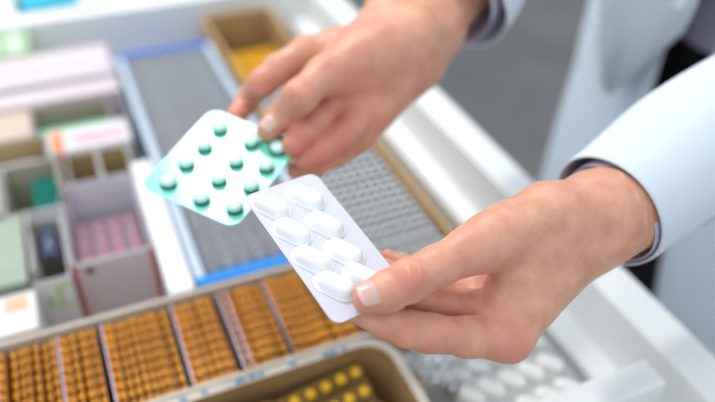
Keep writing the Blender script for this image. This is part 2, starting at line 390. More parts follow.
# silver packs leaning in the long cardboard box
mes = std_pack_mesh('silver_pack', .094, .122, 9, 8, .0046, .0066, [mat('shadow_grey_foil', (.20, .21, .22), .5, .1, 120), mat('bright_silver_foil', (.88, .89, .90), .45, .05, 120)])  # sheet darkened, pockets brightened: shade between the bumps put into the foil colours
y = .412
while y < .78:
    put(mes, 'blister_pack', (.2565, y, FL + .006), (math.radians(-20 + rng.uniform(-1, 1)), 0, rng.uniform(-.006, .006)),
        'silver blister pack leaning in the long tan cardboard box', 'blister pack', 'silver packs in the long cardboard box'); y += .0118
mey = std_pack_mesh('yellow_pack', .092, .082, 6, 5, .0062, .0060, [mat('ochre_sheet', (.80, .42, .01), .4), M_yellow])
y = .885
while y < .965:
    put(mey, 'blister_pack', (.2565, y, FL + .008), (math.radians(-30 + rng.uniform(-2, 2)), 0, rng.uniform(-.01, .01)),
        'yellow blister pack standing at the far end of the long tan box', 'blister pack', 'yellow packs in the long cardboard box'); y += .0125
# amber packs, faces along the drawer
mea = std_pack_mesh('amber_pack', .097, .117, 9, 9, .0047, .0044, [M_amberd, M_amber])
mef = std_pack_mesh('amber_pack_foil', .097, .117, 9, 9, .0047, .0044, [M_silverl, M_amber], sheet=.0012)
x = -.288; k = 0
gaps = (-.2, -.155, -.105, -.0585, -.026, .034, .074, .083, .118)
while x < .178:
    foil = any(abs(x - g) < .0030 for g in gaps)
    tilt = math.radians(rng.uniform(-1, 1))
    if foil:
        put(mef, 'blister_pack', (x - .0042, .421, FL + .003 + .003), (math.radians(1), 0, math.pi / 2 + rng.uniform(-.01, .01)),
            'amber blister pack with pale foil back turned outward in the wide box', 'blister pack', 'foil backed amber packs in the wide box'); x += .0064
    else:
        put(mea, 'blister_pack', (x, .421, FL + .003 + rng.uniform(0, .003)), (tilt, 0, -math.pi / 2 + rng.uniform(-.01, .01)),
            'amber blister pack standing on edge in the wide cardboard box', 'blister pack', 'amber packs in the wide box'); x += .0058
# yellow packs in the rounded box
mey2 = std_pack_mesh('yellow_pack_near', .085, .075, 6, 5, .0050, .0045, [M_brownsh, M_yellow])
for i, (x, y, rz, ti) in enumerate([(.132, .338 - .021 * j, .12, -52) for j in range(5)] + [(.040, .338 - .024 * j, -.05, -46) for j in range(5)]):
    put(mey2, 'blister_pack', (x, y - .047, FL + .064), (math.radians(ti + rng.uniform(-3, 3)), 0, rz + rng.uniform(-.05, .05)),
        'yellow blister pack leaning in the round cornered box', 'blister pack', 'yellow packs in the round cornered box')
# pink packs in the red edged carton
mep = std_pack_mesh('pink_pack', .066, .085, 4, 5, .0060, .004, [mat('pale_pink_sheet', (.70, .56, .63), .4), M_pinkp])
for j in range(9):
    put(mep, 'blister_pack', (-.004, .575 + j * .0085, FL + .009), (math.radians(-4 + rng.uniform(-2, 2)), 0, rng.uniform(-.03, .03)),
        'pink printed blister pack in the open red edged carton', 'blister pack', 'pink packs in the red edged carton')
met = std_pack_mesh('teal_pack', .032, .088, 3, 6, .0042, .003, [M_teal, M_teal])
for j in range(6):
    put(met, 'blister_pack', (-.0525, .663 + j * .009, FL + .026), (math.radians(-5 + rng.uniform(-2, 2)), 0, rng.uniform(-.08, .08)),
        'teal blister pack in the open beige lined carton', 'blister pack', 'teal packs in the beige lined carton')
for xx, n_, lab, gr in ((-.012, 4, 'olive blister pack in the left ochre lined carton', 'olive packs in the left ochre carton'), (.0217, 4, 'olive blister pack in the right ochre lined carton', 'olive packs in the right ochre carton')):
    me_ = std_pack_mesh('olive_pack', .026, .07, 2, 5, .004, .003, [mat('olive_foil', (.34, .34, .10), .4), M_tanin])
    for j in range(n_):
        put(me_, 'blister_pack', (xx, .685 + j * .01, FL + .004), (math.radians(-5), 0, rng.uniform(-.05, .05)), lab, 'blister pack', gr)
meg2 = std_pack_mesh('green_pack', .08, .10, 6, 6, .0045, .003, [M_green, M_green])
for j in range(4):
    put(meg2, 'blister_pack', (-.0115, .798 + j * .008, FL + .004), (math.radians(-5), 0, 0), 'green blister pack in the green lined open carton', 'blister pack', 'green packs in the green lined carton')
# curled dark foil pack and white leaflet in the lime marked carton
bm = bmesh.new(); n = 14
rings = []
for i in range(n + 1):
    a = math.pi * .9 * i / n - .1; rr = .013
    for s in (0,): pass
    rings.append([(-.0575 + rr * math.cos(a) * .8, .565 + dy, -.016 + (rr + t_) * math.sin(a) * 1.5) for dy, t_ in ((0, 0), (.045, 0), (.045, .0012), (0, .0012))])
loft(bm, rings); bmesh.ops.recalc_face_normals(bm, faces=bm.faces)
for f_ in bm.faces:
    if 5 < f_.index % 16 < 8: f_.material_index = 0
o = link('blister_pack', bm, M_foilbl); tag(o, 'curled dark blue foil pack in the lime marked carton', 'blister pack')
bm = bmesh.new()
for i in range(4): box(bm, -.012 + i * .004, -.009 + i * .004, -.004, .004, .0205, .0212)
for v in bm.verts: v.co += Vector((-.058, .59, -.0165))
bm.free()
bm = bmesh.new(); box(bm, -.0735, -.0725, .548, .60, FL + .01, .006); box(bm, -.0718, -.0708, .550, .602, FL + .01, .003); box(bm, -.0735, -.0708, .6, .6025, FL + .01, .003)
o = link('folded_leaflet', bm, M_cart); tag(o, 'white folded leaflet in the lime marked carton', 'leaflet')
# white scraps in left tan carton
bm = bmesh.new(); box(bm, -.11, -.06, .745, .775, FL + .003, -.02); bevel(bm, .003); o = link('folded_leaflet', bm, M_cart); tag(o, 'white folded leaflet in the tan lined carton at the left edge', 'leaflet')

# ------------------------------------------------------------------ white caplet packs lying bottom right
M_cap2 = mat('white_caplet', (.86, .87, .84), .35, .02)
def lying_pack(loc, rot, label, n1=5, n2=2, foil=M_silver, capm=M_cap2, L=.026):
    root = empty('blister_pack', loc); root.rotation_euler = rot
    W, Hh = n1 * .0200 + .008, n2 * .0270 + .006
    bm = bmesh.new(); slab(bm, [(x - W / 2, y - Hh / 2) for x, y in rrect(W, Hh, .005, 4)], 0, .0006); link('foil_sheet', bm, foil, root)
    for i in range(n1):
        for j in range(n2):
            bm = bmesh.new()
            dome(bm, capsule_pts(L, .0073, 5), .006, (0, 0), math.radians(-52), [(0, 0), (.0004, .45), (.0016, .8), (.0035, .97), (.005, 1)], z0=0)
            bmesh.ops.recalc_face_normals(bm, faces=bm.faces)
            link('pill_pocket', bm, capm, root, loc=(-W / 2 + .004 + .0200 * (i + .5), -Hh / 2 + .003 + .0270 * (j + .5), .0006))
    tag(root, label, 'blister pack'); return root
M_foilw = mat('pale_grey_foil', (.60, .61, .60), .35, .2, 150, metal=.3)
lying_pack((.286, .290, -.040), (math.radians(5), math.radians(-2), math.radians(2)), 'pale foil pack of large white caplets beside the divider block', foil=M_foilw)
lying_pack((.290, .347, -.046), (math.radians(5), math.radians(-3), math.radians(4)), 'pale foil pack of white caplets lying behind the near caplet pack', foil=M_foilw)
bm = bmesh.new()   # supporting stack of cartons below them
box(bm, .213, .349, .255, .380, FL + .0005, -.055); bevel(bm, .001); o = link('medicine_carton', bm, M_cart); tag(o, 'flat white carton under the heap of white caplet packs', 'carton')
def crumple(name, loc, sz, label, seed, m):
    rg = np.random.RandomState(seed); N = 22; bm = bmesh.new()
    h = rg.rand(N, N)
    for _ in range(1): h = (h + np.roll(h, 1, 0) + np.roll(h, 1, 1)) / 3
    vs = [[bm.verts.new(((i / (N - 1) - .5) * sz[0] + rg.uniform(-.0012, .0012), (j / (N - 1) - .5) * sz[1] + rg.uniform(-.0012, .0012), h[i, j] * sz[2] + .012 * math.sin(i / 5.) * math.cos(j / 6.))) for j in range(N)] for i in range(N)]
    for i in range(N - 1):
        for j in range(N - 1): bm.faces.new((vs[i][j], vs[i + 1][j], vs[i + 1][j + 1], vs[i][j + 1]))
    o = link(name, bm, m, loc=loc); md = o.modifiers.new('t', 'SOLIDIFY'); md.thickness = .0004
    tag(o, label, 'foil'); return o
M_crumb = mat('crumpled_silver_foil', (.80, .82, .84), .25, .1, 80, metal=.6)
crumple('crumpled_foil', (.219, .340, -.036), (.040, .062, .022), 'crumpled silver foil beside the corner of the round cornered box', 3, M_crumb)

# ------------------------------------------------------------------ signed-distance modelling for the body
def sd_cone(P, a, b, ra, rb):
    a = np.asarray(a, np.float32); b = np.asarray(b, np.float32); ba = b - a; l2 = float(ba @ ba) + 1e-12
    pa = P - a; h = np.clip((pa @ ba) / l2, 0, 1)
    d = pa - h[..., None] * ba
    return np.sqrt((d * d).sum(-1)) - (ra + (rb - ra) * h)
def smin(a, b, k):
    h = np.maximum(k - np.abs(a - b), 0) / k
    return np.minimum(a, b) - h * h * k * .25
def surface_nets(F, org, vs):
    s = F < 0; nx, ny, nz = F.shape
    acc = np.zeros((nx - 1, ny - 1, nz - 1, 3), np.float32); cnt = np.zeros((nx - 1, ny - 1, nz - 1), np.float32)
    quads = []
    for ax in range(3):
        sl0 = [slice(None)] * 3; sl1 = [slice(None)] * 3; sl0[ax] = slice(0, -1); sl1[ax] = slice(1, None)
        A = F[tuple(sl0)]; B = F[tuple(sl1)]; cr = s[tuple(sl0)] != s[tuple(sl1)]
        I = np.argwhere(cr); a = A[cr]; b = B[cr]; t = a / (a - b)
        P = I.astype(np.float32); P[:, ax] += t
        o1, o2 = [k for k in range(3) if k != ax]
        cells = []
        for d1 in (0, -1):
            for d2 in (0, -1):
                C = I.copy(); C[:, o1] += d1; C[:, o2] += d2
                ok = (C[:, o1] >= 0) & (C[:, o2] >= 0) & (C[:, o1] < acc.shape[o1]) & (C[:, o2] < acc.shape[o2])
                Ck = C[ok]; np.add.at(acc, (Ck[:, 0], Ck[:, 1], Ck[:, 2]), P[ok]); np.add.at(cnt, (Ck[:, 0], Ck[:, 1], Ck[:, 2]), 1)
                cells.append((C, ok))
        allok = cells[0][1] & cells[1][1] & cells[2][1] & cells[3][1]
        q = np.stack([cells[k][0][allok] for k in (0, 1, 3, 2)], 1)     # m,4,3
        flip = (a[allok] < 0)
        if ax == 1: flip = ~flip
        q[flip] = q[flip][:, ::-1]
        quads.append(q)
    used = cnt > 0; idx = -np.ones(cnt.shape, np.int64); idx[used] = np.arange(used.sum())
    V = acc[used] / cnt[used][:, None]
    Q = np.concatenate(quads); Q = idx[Q[..., 0], Q[..., 1], Q[..., 2]]
    return V * vs + org, Q[:, ::-1]

def field(spec, vs, pad=.012, clip=None):
    """spec: dict(palm=[(a,b,ra,rb)...], kp, fingers=[[...]...], kf, carve=[...])"""
    prims = list(spec['palm']) + [p for f in spec['fingers'] for p in f]
    pts = np.array([np.array(q) - r for a, b, r1, r2 in prims for q, r in ((a, r1), (b, r2))] + [np.array(q) + r for a, b, r1, r2 in prims for q, r in ((a, r1), (b, r2))])
    lo = pts.min(0) - pad; hi = pts.max(0) + pad; n = np.ceil((hi - lo) / vs).astype(int)
    F = np.full(tuple(n), .05, np.float32)
    ax = [lo[i] + vs * np.arange(n[i]) for i in range(3)]
    def region(prs, ex):
        q = np.array([np.array(c) + s * (r + ex) for a, b, r1, r2 in prs for c, r in ((a, r1), (b, r2)) for s in (-1, 1)])
        l = np.maximum(np.floor((q.min(0) - lo) / vs).astype(int), 0); h = np.minimum(np.ceil((q.max(0) - lo) / vs).astype(int) + 1, n)
        return tuple(slice(l[i], h[i]) for i in range(3))
    def grid(sl):
        return np.stack(np.meshgrid(*[ax[i][sl[i]] for i in range(3)], indexing='ij'), -1).astype(np.float32)
    def chain(G, prs, k):
        D = None
        for p in prs:
            d = sd_cone(G, *p); D = d if D is None else smin(D, d, k)
        return D
    sl = region(spec['palm'], .02); G = grid(sl); F[sl] = chain(G, spec['palm'], spec['kp'])
    base = F.copy()
    for fg, kb in zip(spec['fingers'], spec['kb']):
        sl = region(fg, .016); G = grid(sl); D = chain(G, fg, .005)
        F[sl] = smin(F[sl], smin(D, base[sl], kb), .0012)
    for a, b, ra, rb in spec.get('carve', ()):
        sl = region([(a, b, ra, rb)], .006); G = grid(sl); d = sd_cone(G, a, b, ra, rb)
        F[sl] = -smin(-F[sl], d, .0018)
    return F, lo

def U(j): return [unp(*q[:3]) for q in j]
def fchain(j, depthshift=0):
    """j: list of (px,py,depth,radius)"""
    p = [unp(x, y, d + depthshift) for x, y, d, r in j]
    return [(p[i], p[i + 1], j[i][3], j[i + 1][3]) for i in range(len(j) - 1)]

# white pack plane (held by the near hand)
def pack_frame(TL, TR, BL):
    a, b, c = unp(*TL), unp(*TR), unp(*BL)
    u = b - a; v = c - a; Lu, Lv = np.linalg.norm(u), np.linalg.norm(v)
    vh = v / Lv; uh = u - (u @ vh) * vh; uh /= np.linalg.norm(uh); n = np.cross(uh, vh)
    if n @ (CAM - a) < 0: n = -n
    return a, uh, vh, n, Lu, Lv
WP = pack_frame((243, 197, .437), (319, 179, .459), (335, 326, .385))
GP = pack_frame((139, 186, .495), (211, 108, .547), (235, 229, .475))
def plane_depth(fr, px, py):
    r = R @ np.array([(px - 357.5) / FPX, (201. - py) / FPX, -1.])
    return float(((fr[0] - CAM) @ fr[3]) / (r @ fr[3]))
dW = lambda x, y: plane_depth(WP, x, y)
dG = lambda x, y: plane_depth(GP, x, y)

# ---- near (left) hand
tz = dW(366, 299) - .0125
near = dict(kp=.016, palm=[
    (unp(700, 150, .515), unp(640, 192, .487), .031, .0275),
    (unp(640, 192, .487), unp(600, 213, .468), .0275, .0245),
    (unp(636, 212, .480), unp(600, 232, .468), .022, .021),
    (unp(600, 213, .466), unp(508, 336, .436), .0225, .0135),       # index metacarpal
    (unp(598, 222, .473), unp(500, 322, .455), .021, .0130),
    (unp(598, 222, .480), unp(492, 306, .474), .020, .0125),
    (unp(598, 222, .487), unp(488, 292, .491), .018, .0115),
    (unp(592, 210, .462), unp(548, 219, .446), .0205, .0190),        # wrist to thumb base
    (unp(548, 217, .446), unp(492, 241, .428), .0195, .0150),
    (unp(545, 240, .452), unp(505, 300, .440), .0200, .0130),       # web muscle
    (unp(545, 240, .475), unp(500, 280, .465), .0180, .0120),
    ],
    fingers=[
    fchain([(508, 232, .433, .0155), (468, 251, .420, .0132), (436, 267, .412, .0118), (408, 281, .404, .0118), (388, 291, tz + .004, .0108), (368, 298.5, tz, .0088)]),   # thumb
    fchain([(508, 338, .436, .0140), (468, 337, .424, .0115), (430, 333, .414, .0108), (408, 329, .409, .0102), (385, 321, dW(385, 321) + .013, .0094), (356, 309, dW(356, 309) + .0105, .0080)]),
    fchain([(496, 321, .457, .0130), (462, 307, .446, .0112), (438, 302, .438, .0112), (412, 294, dW(412, 294) + .020, .0106), (386, 272, dW(386, 272) + .0100, .0082)]),
    fchain([(492, 306, .474, .0120), (452, 296, .468, .0104), (430, 288, .462, .0098), (400, 270, .450, .0088), (372, 262, dW(372, 262) + .0125, .0078)]),
    fchain([(488, 292, .491, .0110), (456, 286, .489, .0090), (436, 280, .484, .0085), (412, 268, .474, .0078), (388, 260, .462, .0070)]),
    ], kb=[.014, .010, .010, .010, .010],
    carve=[])
# ---- far (right) hand
tg = dG(268, 132) - .0115
far = dict(kp=.018, palm=[
    (unp(530, -85, .655), unp(452, -12, .622), .032, .0285),
    (unp(496, -84, .646), unp(408, -16, .606), .026, .0270),
    (unp(408, -16, .606), unp(378, 34, .578), .0270, .0195),
    (unp(452, -12, .622), unp(426, 30, .592), .0285, .0265),
    (unp(430, 30, .592), unp(405, 48, .578), .0255, .0240),
    (unp(405, 40, .582), unp(338, 47, .560), .0225, .0135),        # index mc
    (unp(408, 50, .585), unp(350, 70, .566), .0210, .0140),
    (unp(410, 60, .583), unp(365, 92, .562), .0210, .0140),
    (unp(412, 66, .578), unp(378, 112, .557), .0205, .0135),
    (unp(395, 66, .566), unp(350, 98, .556), .0200, .0130),
    (unp(408, 40, .560), unp(372, 55, .546), .0200, .0175),       # thenar
    (unp(372, 55, .546), unp(338, 72, .535), .0175, .0140),
    ],
    fingers=[
    fchain([(352, 62, .538, .0155), (322, 76, .525, .0128), (300, 97, .511, .0122), (284, 114, tg + .006, .0110), (268, 130, tg, .0088)]),   # thumb
    fchain([(338, 47, .560, .0135), (306, 52, .553, .0118), (279, 69, .545, .0112), (262, 83, .540, .0100), (249, 98, dG(249, 98) + .014, .0094), (236, 117, dG(236, 117) + .0100, .0080)]),
    fchain([(350, 70, .566, .0135), (333, 102, .552, .0118), (316, 121, .537, .0110), (304, 133, .527, .0100), (293, 145, .518, .0086)]),
    fchain([(365, 92, .562, .0130), (354, 124, .548, .0112), (341, 138, .540, .0104), (325, 149, .533, .0094), (305, 160, .526, .0080)]),
    fchain([(378, 112, .557, .0120), (362, 138, .557, .0098), (338, 154, .553, .0090), (315, 166, .547, .0082), (296, 171, .540, .0070)]),
    ], kb=[.014, .009, .008, .008, .008], carve=[])

def creases(V, N, axis_pts, dirv, amp, width, n, spread):
    """sinusoidal skin folds across a joint: axis point, along-direction"""
    c = np.array(axis_pts); d = np.array(dirv) / np.linalg.norm(dirv)
    return c, d

def build_hand(spec, vs):
    F, lo = field(spec, vs)
    V, Q = surface_nets(F, lo, vs)
    return V.astype(np.float64), Q

def vert_normals(V, Q):
    a = V[Q[:, 2]] - V[Q[:, 0]]; b = V[Q[:, 3]] - V[Q[:, 1]]; n = np.cross(a, b)
    N = np.zeros_like(V)
    for k in range(4): np.add.at(N, Q[:, k], n)
    return N / np.maximum(np.linalg.norm(N, axis=1, keepdims=True), 1e-12)

def laplace(V, Q, it=2, lam=.5):
    E = np.concatenate([Q[:, [0, 1]], Q[:, [1, 2]], Q[:, [2, 3]], Q[:, [3, 0]]])
    for _ in range(it):
        S_ = np.zeros_like(V); c = np.zeros(len(V)); np.add.at(S_, E[:, 0], V[E[:, 1]]); np.add.at(c, E[:, 0], 1)
        np.add.at(S_, E[:, 1], V[E[:, 0]]); np.add.at(c, E[:, 1], 1)
        V = V + lam * (S_ / c[:, None] - V)
    return V

def wrinkle(V, N, c, d, facing, amp, pitch, n, half, wig=.6):
    """engrave n folds perpendicular to d at joint c on the side the vector `facing` points to"""
    r = V - c; s = r @ d; side = r - np.outer(s, d); rad = np.linalg.norm(side, axis=1); rad[rad == 0] = 1
    fc = np.clip((side @ facing) / rad, 0, 1) ** .6
    lat = r @ np.cross(d, facing)
    disp = np.zeros(len(V))
    for i in range(n):
        o = (i - (n - 1) / 2) * pitch + wig * pitch * .6 * np.sin(lat * 420 + i * 1.9) - (lat * lat) * 28 * (i - (n - 1) / 2) / max(n, 1)
        disp -= amp * np.exp(-((s - o) / (pitch * .22)) ** 2)
    env = np.exp(-(lat / half) ** 4) * (rad < .03) * fc * (np.abs(s) < .02)
    return V + N * (disp * env)[:, None]

hands = []
CAMR = R
def todir(px0, py0, d0, px1, py1, d1):
    v = unp(px1, py1, d1) - unp(px0, py0, d0); return v / np.linalg.norm(v)

V1, Q1 = build_hand(near, .00085); V1 = laplace(V1, Q1, 2); N1 = vert_normals(V1, Q1)
tocam = lambda c: (CAM - c) / np.linalg.norm(CAM - c)
c = unp(408, 281, .404); d = todir(436, 267, .412, 388, 291, tz + .004)
f_ = tocam(c); f_ -= (f_ @ d) * d; f_ /= np.linalg.norm(f_)
V1 = wrinkle(V1, N1, c, d, f_, .0009, .0023, 5, .0085)
c2 = unp(616, 212, .47); d2 = todir(640, 192, .487, 600, 213, .468); f2 = tocam(c2); f2 -= (f2 @ d2) * d2; f2 /= np.linalg.norm(f2)
V1 = wrinkle(V1, N1, c2, d2, f2, .0004, .008, 2, .03, .25)
V2, Q2 = build_hand(far, .0011); V2 = laplace(V2, Q2, 2); N2 = vert_normals(V2, Q2)
c3 = unp(298, 99, .511); d3 = todir(322, 76, .525, 284, 114, tg + .006); f3 = tocam(c3); f3 -= (f3 @ d3) * d3; f3 /= np.linalg.norm(f3)
V2 = wrinkle(V2, N2, c3, d3, f3, .0007, .0025, 4, .008)
def groove(V, N, pts, wpx, depth):
    """press a soft skin fold into the side of the hand that the palm lines lie on"""
    L = (V - CAM) @ R; X = 357.5 - L[:, 0] / L[:, 2] * FPX; Y = 201. + L[:, 1] / L[:, 2] * FPX
    view = CAM - V; view /= np.linalg.norm(view, axis=1, keepdims=True); fc = np.clip((N * view).sum(1) * 2, 0, 1)
    D = np.full(len(V), 1e9)
    for (x0, y0), (x1, y1) in zip(pts, pts[1:]):
        dx, dy = x1 - x0, y1 - y0; t = np.clip(((X - x0) * dx + (Y - y0) * dy) / (dx * dx + dy * dy), 0, 1)
        D = np.minimum(D, np.hypot(X - x0 - t * dx, Y - y0 - t * dy))
    return V - N * (depth * np.exp(-(D / wpx) ** 2) * fc)[:, None]
for g_, w_, d_ in (([(292, 156), (310, 150), (328, 142), (344, 132)], 2.4, .0038), ([(318, 113), (335, 110), (352, 116), (366, 128)], 2.0, .0018), ([(312, 104), (326, 95), (342, 88)], 2.4, .002),
                   ([(345, 131), (352, 140)], 2., .001), ([(300, 166), (320, 163), (340, 152)], 1.6, .001)):
    V2 = groove(V2, N2, g_, w_, d_)
for g_, w_, d_ in (([(590, 196), (600, 205), (610, 218)], 1.6, .0006), ([(463, 284), (470, 272), (482, 266)], 2.2, .0016), ([(455, 312), (470, 302), (482, 300)], 1.8, .0010), ([(400, 262), (404, 268)], 1., .0004),
                   ([(432, 322), (428, 336), (432, 348)], 2.2, .0007)):
    V1 = groove(V1, N1, g_, w_, d_)

# arms, shoulders and trunk inside the clothes
SHY = .49
trunk = dict(kp=.05, palm=[
    (unp(700, 150, .515), np.array([.56, .30, .21]), .031, .032),
    (np.array([.56, .30, .21]), np.array([.80, .31, .43]), .033, .045),
    (unp(530, -85, .655), np.array([.60, .66, .32]), .031, .032),
    (np.array([.60, .66, .32]), np.array([.82, .67, .43]), .033, .045),
    (np.array([.84, .34, .44]), np.array([.84, .64, .44]), .07, .07),
    (np.array([.84, .42, .36]), np.array([.84, .43, -.05]), .11, .10),
    (np.array([.84, .56, .36]), np.array([.84, .55, -.05]), .11, .10),
    (np.array([.84, .43, -.1]), np.array([.84, .43, -.45]), .10, .07),
    (np.array([.84, .56, -.1]), np.array([.84, .56, -.45]), .10, .07),
    (np.array([.84, .43, -.45]), np.array([.85, .43, -.84]), .07, .04),
    (np.array([.84, .56, -.45]), np.array([.85, .56, -.84]), .07, .04),
    (np.array([.85, .43, -.86]), np.array([.74, .42, -.87]), .035, .03),
    (np.array([.85, .56, -.86]), np.array([.74, .57, -.87]), .035, .03),
    ], fingers=[], kb=[])
V3, Q3 = build_hand(trunk, .009); V3 = laplace(V3, Q3, 2)
Vall = np.concatenate([V1, V2, V3]); Qall = np.concatenate([Q1, Q2 + len(V1), Q3 + len(V1) + len(V2)])
# flush attribute: knuckles, fingertips, creases between fingers
spots = [(unp(408, 279, .392), .012, .55), (unp(362, 300, .385), .010, .5), (unp(372, 262, .43), .016, .7), (unp(430, 292, .44), .02, .45), (unp(508, 348, .42), .018, .45),
         (unp(440, 345, .405), .014, .35), (unp(400, 340, .40), .012, .35), (unp(470, 268, .42), .014, .45), (unp(600, 200, .44), .025, .12),
         (unp(238, 108, .54), .016, .75), (unp(255, 78, .53), .016, .55), (unp(295, 145, .52), .018, .75), (unp(318, 158, .52), .022, .65), (unp(270, 130, .49), .008, .4),
         (unp(350, 112, .53), .03, .4), (unp(345, 30, .54), .03, .3), (unp(298, 97, .495), .014, .3), (unp(340, 145, .53), .018, .5)]
fl = np.zeros(len(Vall))
for c, r, a in spots: fl = np.maximum(fl, a * np.exp(-(((Vall - c) ** 2).sum(1)) / (r * r)))

person = empty('person', (.84, .49, -.9))
tag(person, 'person in a pale blue coat holding a blister pack in each hand', 'person')
PO = np.array([.84, .49, -.9])
me = bpy.data.meshes.new('body')
Vp = Vall - PO
me.vertices.add(len(Vp)); me.vertices.foreach_set('co', Vp.ravel().astype(np.float32))
me.loops.add(Qall.size); me.loops.foreach_set('vertex_index', Qall.ravel().astype(np.int32))
me.polygons.add(len(Qall)); me.polygons.foreach_set('loop_start', (np.arange(len(Qall)) * 4).astype(np.int32)); me.polygons.foreach_set('loop_total', np.full(len(Qall), 4, np.int32))
me.update(); me.validate()
at = me.attributes.new('flush', 'FLOAT', 'POINT'); at.data.foreach_set('value', fl.astype(np.float32))
body = linkme('body', me, M_skin, person, smooth=True)

# fingernails
def nail(name, cpx, axis_px, length, width, lift, radius, up=None):
    """curved nail plate; centre pixel/depth on finger axis, direction to the tip, sits on the side facing `up`"""
    c = unp(*cpx); d = unp(*axis_px) - c; d /= np.linalg.norm(d)
    f = np.array(up) if up is not None else tocam(c)
    f = f - (f @ d) * d; f /= np.linalg.norm(f); s = np.cross(d, f)
    bm = bmesh.new(); nu, nv = 14, 16; grid = []
    for i in range(nu + 1):
        row = []; t = -1 + 2 * i / nu
        for j in range(nv + 1):
            q = -1 + 2 * j / nv
            # superellipse outline in (t,q)
            hw = (1 - abs(t) ** 3.2) ** (1 / 2.4) if abs(t) < 1 else 0
            ang = q * hw * (width / 2) / radius
            dro = .0009 * max(t, 0) ** 2 + .0008 * max(-t, 0) ** 3
            p = c + d * (t * length / 2) + f * ((radius + lift) * math.cos(ang) - dro) + s * ((radius + lift) * math.sin(ang))
            row.append(bm.verts.new(p - PO))
        grid.append(row)
    for i in range(nu):
        for j in range(nv):
            f0 = bm.faces.new((grid[i][j], grid[i + 1][j], grid[i + 1][j + 1], grid[i][j + 1])); f0.smooth = True
            f0.material_index = 1 if i >= nu - 2 else 0
    bmesh.ops.remove_doubles(bm, verts=bm.verts, dist=1e-6); bmesh.ops.recalc_face_normals(bm, faces=bm.faces)
    o = link(name, bm, [M_nail, M_nailtip], person, smooth=True)
    md = o.modifiers.new('s', 'SOLIDIFY'); md.thickness = .0005; md.offset = 0
    return o
nail('fingernail', (371, 297.2, tz + .0005), (352, 304, tz - .003), .0180, .0150, .0003, .0092, up=tocam(unp(371, 297, tz)) * 1 + R @ np.array([-.15, .25, 0]))
nail('fingernail', (270, 128, tg + .0005), (258, 142, tg - .004), .0125, .0115, .0003, .0091, up=tocam(unp(270, 128, tg)) + R @ np.array([-.3, .1, 0]))

# ---- sleeves
def tube(bm, path, radii, nseg=48, wr=.0, seed=0, squash=None, flare=None):
    pts = [np.array(p) for p in path]; rings = []
    up = np.array([0, 0, 1.])
    for i, p in enumerate(pts):
        d = pts[min(i + 1, len(pts) - 1)] - pts[max(i - 1, 0)]; d /= np.linalg.norm(d)
        s = np.cross(d, up); s /= np.linalg.norm(s); u = np.cross(s, d); ring = []
        for k in range(nseg):
            a = 2 * math.pi * k / nseg; r = radii[i]
            r *= 1 + wr * (math.sin(3 * a + i * .5 + seed) * .5 + math.sin(5 * a - i * .33 + seed * 2) * .3 + .5 * math.sin(i * .9 + 2 * a + seed))
            ring.append(p + s * r * math.cos(a) + u * r * math.sin(a) * (squash or 1))
        rings.append(ring)
    return rings
def interp_path(ctrl, n):
    c = np.array([q[:3] for q in ctrl]); r = np.array([q[3] for q in ctrl]); t = np.linspace(0, len(c) - 1, n)
    P = []; Rr = []
    for x in t:
        i = min(int(x), len(c) - 2); f = x - i
        p0, p1, p2, p3 = c[max(i - 1, 0)], c[i], c[i + 1], c[min(i + 2, len(c) - 1)]
        P.append(.5 * ((2 * p1) + (-p0 + p2) * f + (2 * p0 - 5 * p1 + 4 * p2 - p3) * f * f + (-p0 + 3 * p1 - 3 * p2 + p3) * f ** 3)); Rr.append(r[i] * (1 - f) + r[i + 1] * f)
    return P, Rr
def sleeve(name, ctrl, m, n=44, thick=.0016, wr=.012, seed=0, parent=None, fold=None):
    P, Rr = interp_path(ctrl, n); bm = bmesh.new(); rings = tube(bm, P, Rr, wr=wr, seed=seed)
    rings = [[tuple(q - PO) for q in r] for r in rings]
    loft(bm, rings, cap=False); bmesh.ops.recalc_face_normals(bm, faces=bm.faces)
    o = link(name, bm, m, parent or person, smooth=True)
    md = o.modifiers.new('s', 'SOLIDIFY'); md.thickness = thick; md.offset = 1 if thick > 0 else -1
    return o
def cp(px, py, d, r): return (*unp(px, py, d), r)
coat = None
# torso coat as an open shell
def coat_shell(name, a0, a1, z0, z1, cx, cy, ax, ay, m, n=90, nz=60, seed=0., fold=.008, thick=.003, parent=None, hemflare=.12, vent=0.):
    bm = bmesh.new(); g = []
    for i in range(nz + 1):
        z = z0 + (z1 - z0) * i / nz; row = []
        fl_ = 1 + hemflare * max(0, -z) / .6
        if z > .38: fl_ *= 1 - (z - .38) * 1.6
        for k in range(n + 1):
            og = vent * min(1, max(0, .02 - z) / .3); a = math.radians(a0 + og + (a1 - a0 - og * 1.2) * k / n)
            w_ = fold * (math.sin(a * 9 + seed + z * 2) * (.4 + .9 * max(0, .1 - z)) + .35 * math.sin(a * 17 + z * 9 + seed))
            ca, sa = math.cos(a), math.sin(a); q_ = (abs(ca) ** 3 + abs(sa) ** 3) ** (-1 / 3)
            x = cx + (ax * fl_ + w_) * ca * q_; y = cy + (ay * fl_ + w_) * sa * q_
            row.append(bm.verts.new((x - PO[0], y - PO[1], z - PO[2])))
        g.append(row)
    for i in range(nz):
        for k in range(n):
            f0 = bm.faces.new((g[i][k], g[i][k + 1], g[i + 1][k + 1], g[i + 1][k])); f0.smooth = True
    o = link(name, bm, m, parent or person, smooth=True); md = o.modifiers.new('s', 'SOLIDIFY'); md.thickness = thick; md.offset = 0
    return o
# front of the coat faces -X (angle 180); opening around 168..178 degrees
coat = coat_shell('lab_coat', 185, 533, -.62, .50, .82, .49, .22, .262, M_coat, vent=13.)
coat_shell('trousers', 0, 359.9, -.84, .155, .82, .49, .165, .19, M_black, fold=.004, hemflare=0)
coat_shell('shirt', 0, 359.9, .112, .49, .82, .49, .175, .20, M_shirt, fold=.006)
